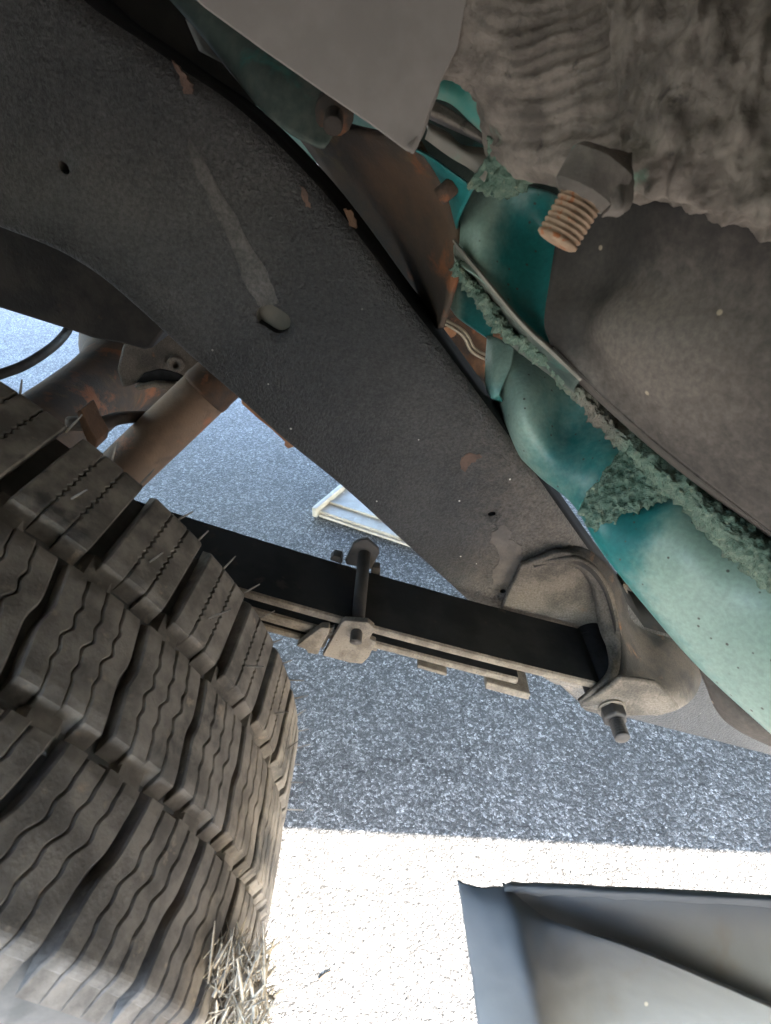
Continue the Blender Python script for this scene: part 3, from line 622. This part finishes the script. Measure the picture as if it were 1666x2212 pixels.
dst = [[.6, .7, .7, .6], [.6, .8, .8, .6], [.7, .75, .85, .75], [.5, .25, .3, .5], [.3, .15, .15, .2], [.2, -.3, -.35, -.1], [.5, .95, 1.0, .45], [.9, 1.1, 1.1, .6], [1.2, 1.2, 1.2, .8]]
rows = []
for k, t in enumerate((0, .36, .72, 1)):
    rows.append([(a[0]+(b[0]-a[0])*t, a[1]+(b[1]-a[1])*t, a[2]+(b[2]-a[2])*t+bulge[i][k], dst[i][k]) for i, (a, b) in enumerate(C)])
rows.append([(b[0]+3, b[1]+5, b[2]+.025, .2) for a, b in C])
sheet('lower_panel', rows, M['teal'], body, n=9, m=9, thick=.002, label='teal lower panel dusted pale mint towards the right')
tube('panel_seam', [D(1352, 958, .418), D(1310, 1020, .416), D(1252, 1094, .428)], .0011, M['teal_lite'], body, 8)
# fuzzy sealer bead along the flange, and the patch under it
bead = [(988, 570, .375, 14), (1036, 634, .37, 15), (1076, 692, .37, 16), (1132, 738, .37, 18), (1210, 798, .375, 22), (1300, 892, .40, 24), (1380, 968, .383, 28), (1480, 1055, .358, 38), (1600, 1155, .328, 50), (1720, 1250, .30, 58)]
br = []
for f, dd in ((-1, .02), (-.55, -.004), (0, -.010), (.55, -.004), (1, .028)):
    L = []
    for i, (x, y, d, wd) in enumerate(bead):
        a = bead[max(i-1, 0)]; b = bead[min(i+1, len(bead)-1)]; tx, ty = b[0]-a[0], b[1]-a[1]; l = math.hypot(tx, ty)
        L.append((x-ty/l*wd*f, y+tx/l*wd*f, d+dd, .9 if 4.5 < i < 5.5 else .15))
    br.append(L)
def fuzz(u, v, p): return .0042*fbm(p, 110)+.0035*fbm(p, 260)
sheet('seam_sealer', br, M['sealer_green'], body, n=26, m=9, thick=.001, disp=fuzz, label='rough green bead of seam sealer along the flange')
sheet('seam_sealer', [[(1352, 960, .412), (1400, 985, .40), (1450, 1020, .385), (1500, 1060, .37)],
                      [(1300, 1030, .414), (1350, 1050, .403), (1400, 1075, .393), (1450, 1075, .385)],
                      [(1256, 1092, .424), (1300, 1115, .412), (1335, 1115, .405), (1375, 1098, .402)],
                      [(1275, 1145, .427), (1300, 1160, .418), (1315, 1150, .413), (1330, 1140, .41)]], M['sealer_green'], body, n=22, m=18, thick=.001, disp=lambda u, v, p: .001+.003*fbm(p, 150)+.0022*fbm(p, 300), label='wrinkled green sealer patch on the lower panel')

def closing(name, edge, ends, mat):
    sheet(name, [[tuple(p) for p in edge], [tuple(a.lerp(b, .5)) for a, b in zip(edge, ends)], [tuple(p) for p in ends]], mat, body, n=4, m=4, thick=.002, pts3=True)
e1 = [D(1718, y, d) for y, d in ((-60, .195), (160, .198), (340, .203), (500, .215))]
e2 = [D(1698, y, d) for y, d in ((480, .226), (640, .236), (850, .246), (1140, .281), (1175, .286))]
e3 = [D(1795, 1310, .318), D(1760, 1410, .318), D(1722, 1515, .33), D(1688, 1600, .357)]
closing('upper_wall', e1, [Vector((.40, -.028, p.z)) for p in e1], M['sealer_grey'])
closing('front_wall', e2, [Vector((.42, -.028, p.z)) for p in e2], M['brown_panel'])
closing('lower_wall', e3, [Vector((.60, .10, p.z)) for p in e3], M['teal'])
t1 = [D(x, -50, d) for x, d in ((800, .262), (950, .255), (1100, .248), (1250, .24), (1380, .232), (1560, .205), (1720, .195))]
closing('wall_top', t1, [Vector((p.x*1.1, p.y, .999)) for p in t1], M['sealer_grey'])
t2 = [onY(x, -58, .3465) for x in (360, 600, 850, 1015)]
closing('wall_top', t2, [Vector((p.x*1.1, .3465, .999)) for p in t2], M['grey_panel'])
# --- moulded sill shield at the lower right
sill = sheet('sill_shield', [[(988, 1903, .272), (1040, 1916, .270), (1090, 1916, .269), (1130, 1945, .267), (1185, 1985, .2615), (1260, 2012, .260), (1430, 2075, .257), (1730, 2205, .254)],
                      [(996, 1950, .268), (1055, 1962, .262), (1105, 1965, .259), (1145, 1985, .2585), (1200, 2010, .2585), (1280, 2035, .2585), (1445, 2100, .2565), (1740, 2230, .2545)],
                      [(1012, 2060, .261), (1080, 2068, .252), (1130, 2070, .247), (1175, 2080, .250), (1235, 2090, .2535), (1320, 2110, .2555), (1480, 2160, .2555), (1760, 2290, .2545)],
                      [(1022, 2130, .257), (1095, 2140, .247), (1150, 2145, .241), (1195, 2150, .246), (1265, 2160, .2505), (1360, 2180, .2535), (1520, 2230, .2545), (1780, 2350, .2545)],
                      [(1036, 2240, .251), (1115, 2250, .240), (1175, 2255, .234), (1225, 2260, .241), (1300, 2270, .247), (1400, 2290, .251), (1560, 2330, .253), (1800, 2440, .254)]], M['plastic'], truck, n=8, m=8, thick=.003,
      disp=lambda u, v, p: .0006*fbm(p, 30)+.0002*fbm(p, 120), label='grey moulded plastic sill shield at the lower right')
sheet('shield_ledge', [[(1088, 1916, .269), (1140, 1918, .270), (1400, 1926, .270), (1740, 1945, .270)],
                       [(1100, 1945, .2700), (1190, 1955, .2705), (1420, 1990, .2700), (1740, 2060, .2690)],
                       [(1120, 1965, .2690), (1220, 2020, .2665), (1430, 2100, .2625), (1740, 2240, .2590)]], M['plastic'], sill, n=8, m=8, thick=.003, disp=lambda u, v, p: .0006*fbm(p, 30))
sheet('shield_lip', [[(1088, 1914, .2675), (1100, 1907, .268), (1140, 1906, .269), (1400, 1919, .269), (1720, 1937, .269)],
                     [(1090, 1922, .266), (1104, 1916, .2655), (1150, 1918, .2665), (1400, 1932, .2665), (1720, 1950, .2665)],
                     [(1092, 1932, .268), (1110, 1930, .268), (1165, 1935, .269), (1400, 1945, .269), (1720, 1965, .269)]], M['plastic'], sill, n=8, m=4, thick=.002, disp=lambda u, v, p: .0008*fbm(p, 160))

# ------------------------------------------------------------------ tyre
YT = .181
tyre_prof = [(-.085, .20), (-.098, .215), (-.112, .25), (-.119, .29), (-.116, .325), (-.106, .350), (-.0965, .3635), (-.092, .3650), (-.05, .3658), (0, .3660), (.06, .3658), (.104, .3650), (.1075, .3615), (.111, .350), (.119, .325), (.121, .29), (.112, .25), (.098, .215), (.085, .20), (.06, .205), (-.06, .205)]
seg = 144; vs, fs = [], []
for k in range(seg):
    a = 2*PI*k/seg
    for (y, r) in tyre_prof: vs.append((r*math.cos(a), y, r*math.sin(a)))
npf = len(tyre_prof)
for k in range(seg):
    for j in range(npf): fs.append((k*npf+j, ((k+1) % seg)*npf+j, ((k+1) % seg)*npf+(j+1) % npf, k*npf+(j+1) % npf))
me = bpy.data.meshes.new('tyre'); me.from_pydata(vs, [], fs); me.materials.append(M['rubber_dark'])
for p in me.polygons: p.use_smooth = True
tyre = bpy.data.objects.new('tyre', me); tyre.location = (XC, YT, ZC); tyre.rotation_euler = (math.radians(5), 0, 0)
put(tyre); recalc(tyre); tyre.parent = truck; tyre.matrix_parent_inverse = Matrix.Translation(-truck.location)
tyre['label'] = 'dusty all terrain tyre with deep siped tread blocks'
PITCH_A = 2*PI/48
def block_mesh(name, y0, y1, gap, nsl, jog, slant, stag0, stag1, shoulder0, shoulder1, seed, zamp, zper):
    """one tread block as slices parted by zigzag sipes; angle measured from 0 to the pitch"""
    rnd = random.Random(seed); vs, fs = [], []
    NY = 44; a0, a1 = gap/2, PITCH_A-gap/2
    def warp(y):
        t = (y-y0)/(y1-y0); s = jog*(1/(1+math.exp(-(t-.5)*26))-.5)
        return s+slant*(t-.5)
    def zig(y, ph):
        t = (y-y0)/(y1-y0); e = max(0, min(1, (t-.14)/.1))*max(0, min(1, (.86-t)/.1))
        return math.radians(zamp)*e*math.sin((y-y0)/zper*2*PI+ph)
    sw = math.radians(.045)
    for s in range(nsl):
        l = a0+(a1-a0)*s/nsl; r = a0+(a1-a0)*(s+1)/nsl
        ya = y0+(stag0*(s % 2) if stag0 else 0); yb = y1-(stag1*((s+1) % 2) if stag1 else 0)
        base = len(vs)
        for i in range(NY+1):
            t = i/NY; y = ya+(yb-ya)*t
            le = l+(0 if s == 0 else sw+zig(y, 0))+warp(y); ri = r-(0 if s == nsl-1 else sw-zig(y, 0))+warp(y)
            rt = TR
            e0 = max(0, 1-(y-y0)/.006); e1 = max(0, 1-(y1-y)/.006)
            rt -= (.0035*e0*e0 if shoulder0 else .0008*e0)+(.0035*e1*e1 if shoulder1 else .0008*e1)
            ch = math.radians(.13)
            # draft: the foot of each end wall runs out into the groove
            yf = y-(.0075*max(0, 1-t*NY/3))+(.004*max(0, 1-(1-t)*NY/3))
            for (aa, rr_, yy) in ((le, .3645, yf), (le, rt-.0009, y), (le+ch, rt, y), (ri-ch, rt, y), (ri, rt-.0009, y), (ri, .3645, yf)):
                vs.append((rr_*math.cos(aa), yy, rr_*math.sin(aa)))
        for i in range(NY):
            for j in range(5):
                p = base+i*6+j; fs.append((p, p+1, p+7, p+6))
        fs.append(tuple(base+k for k in range(6))); fs.append(tuple(base+NY*6+k for k in range(6)))
    m_ = bpy.data.meshes.new(name); m_.from_pydata(vs, [], fs); m_.materials.append(M['rubber'])
    bm = bmesh.new(); bm.from_mesh(m_); bmesh.ops.recalc_face_normals(bm, faces=bm.faces); bm.to_mesh(m_); bm.free()
    return m_
def row(y0, y1, gap, nsl, jog, slant, st0, st1, sh0, sh1, phase, seed, zamp, zper):
    m_ = block_mesh('tread_block', y0-YT, y1-YT, math.radians(gap), nsl, math.radians(jog), math.radians(slant), st0, st1, sh0, sh1, seed, zamp, zper)
    for k in range(48):
        a = math.radians(phase)+k*PITCH_A
        dg_ = (math.degrees(a)+180) % 360-180
        if dg_ < -60 or dg_ > 130: continue
        o = bpy.data.objects.new('tread_block', m_); o['_local'] = 1; col.objects.link(o); o.parent = tyre; del o['_local']
        o.rotation_euler = (0, -a, 0)
row(.085, .149, .95, 4, -.6, -2.3, 0, .0015, True, False, 4.1, 1, .12, .0135)
row(.159, .217, .85, 4, -.6, 1.8, .002, .0015, False, False, .5, 2, .14, .0115)
row(.229, .291, 1.4, 3, .0, -.9, .002, 0, False, True, 6.5, 3, .12, .0048)
# groove ribs (tie bars) low in the two grooves
def tie(yc, hw, phase):
    vs, fs = [], []
    for i, (a, h) in enumerate(((0, .3645), (.012, .3692), (.05, .3696), (.062, .3645))):
        for y in (-hw, hw): vs.append((h*math.cos(a), yc-YT+y, h*math.sin(a)))
    fs = [(0, 1, 3, 2), (2, 3, 5, 4), (4, 5, 7, 6), (0, 2, 4, 6), (1, 7, 5, 3)]
    m_ = bpy.data.meshes.new('groove_rib'); m_.from_pydata(vs, [], fs); m_.materials.append(M['rubber'])
    for k in range(48):
        dg_ = (phase+k*7.5+180) % 360-180
        if dg_ < -40 or dg_ > 110: continue
        o = bpy.data.objects.new('groove_rib', m_); col.objects.link(o); o.parent = tyre; o.rotation_euler = (0, -math.radians(phase+k*7.5), 0)
tie(.154, .010, 2.2); tie(.223, .010, 4.0)
# rubber moulding whiskers
wv, wf = [], []
for i, (h, r) in enumerate(((-.002, .0007), (.006, .0006), (.013, .0004))):
    for k in range(6): wv.append((h, r*math.cos(k*PI/3), r*math.sin(k*PI/3)))
for i in range(2):
    for k in range(6): wf.append((i*6+k, i*6+(k+1) % 6, i*6+6+(k+1) % 6, i*6+6+k))
wme = bpy.data.meshes.new('rubber_whisker'); wme.from_pydata(wv, [], wf); wme.materials.append(M['rubber'])
for k in range(20):
    a = math.radians(-12+k*3.75)
    for yy, rr_ in ((.2885, .3715), (.2480, .3735)):
        if yy < .25 and k % 2: continue
        o = bpy.data.objects.new('rubber_whisker', wme); col.objects.link(o); o.parent = tyre
        aa = a+random.uniform(-.01, .01)
        o.location = (rr_*math.cos(aa), yy-YT, rr_*math.sin(aa)); s_ = random.uniform(.7, 1.25)
        o.rotation_euler = (random.uniform(-.4, .4), -aa+random.uniform(-.5, .2), random.uniform(-.2, .6)); o.scale = (s_, 1, 1)
lathe('rim', (XC, YT-.07, ZC), (0, 1, 0), [(0, .205), (.004, .212), (.01, .20), (.05, .19), (.06, .06), (.062, .05), (.08, .05), (.081, .19), (.13, .20), (.138, .212), (.142, .205)], M['dark'], truck, 40)

# ------------------------------------------------------------------ things on the ground and on the tyre
tray = bpy.data.objects.new('metal_tray', None)
tz = .018
A = onZ(688, 1103, tz); B = onZ(712, 1032, tz); Cc = onZ(860, 1160, tz)
tray.location = (A.x, A.y, 0); col.objects.link(tray)
tray['label'] = 'pale ribbed metal tray lying on the asphalt beyond the frame rail'; tray['category'] = 'tray'
ux = (Cc-A); L_ = ux.length*1.6; ux.normalize(); uy = (B-A); uy = (uy-ux*uy.dot(ux)).normalized(); W_ = .22
def tp(x, y, z): p = A+ux*x+uy*y; return Vector((p.x, p.y, z))
def tbox(name, x0, x1, y0, y1, z0, z1, bev=.001):
    return prism(name, [tp(x0, y0, z0), tp(x1, y0, z0), tp(x1, y1, z0), tp(x0, y1, z0)], (0, 0, z1-z0), M['white_paint'], tray, bev)
tbox('base', 0, L_, .004, W_, .003, .016)
tbox('front_step', 0.004, L_, -.004, .035, .003, .010)
tbox('end_rim', -.012, 0.002, -.012, W_, .003, .030, .003)
tbox('top_ledge', .003, L_, .045, .052, .016, .022)
for k in range(10): tbox('rib', .02+k*.025, .026+k*.025, .001, .034, .010, .014, .0005)
# torn straw caught on the tyre shoulder
gv, gf = [], []
gc = D(505, 2110, .262)
for i in range(430):
    t = random.random(); p = D(random.uniform(450, 575), random.uniform(2045, 2240), random.uniform(.255, .285))
    dr = (D(560, 1990, .265)-D(490, 2200, .262)).normalized()+Vector((random.gauss(0, .55), random.gauss(0, .35), random.gauss(0, .45))); dr.normalize()
    ln = random.uniform(.008, .03); wd = random.uniform(.0003, .0010); sdv = dr.cross(Vector((random.gauss(0, 1), random.gauss(0, 1), random.gauss(0, 1)))).normalized()*wd
    sd2 = dr.cross(sdv).normalized()*wd*.4; k = len(gv)
    for e in (-.5, .1, .5):
        c_ = p+dr*ln*e+sd2*3*(e*e)
        f_ = 1 if e < .4 else .3
        gv += [c_+sdv*f_, c_+sd2*f_, c_-sdv*f_]
    for q in (0, 3): gf += [(k+q, k+q+1, k+q+4, k+q+3), (k+q+1, k+q+2, k+q+5, k+q+4), (k+q+2, k+q, k+q+3, k+q+5)]
st = mesh('straw_clump', gv, gf, M['straw'], None, True, 'clump of torn dry straw caught on the tyre shoulder'); st['category'] = 'straw'; st['kind'] = 'stuff'

tw = tube('twig', [onZ(690, 2118, 0)+Vector((0, 0, .0015)), onZ(702, 2108, 0)+Vector((0, 0, .003)), onZ(716, 2100, 0)+Vector((0, 0, .0015))], .0012, M['rust_dark'], None, 8, 5)
tw['label'] = 'tiny dark twig lying on the sunlit asphalt'; tw['category'] = 'twig'
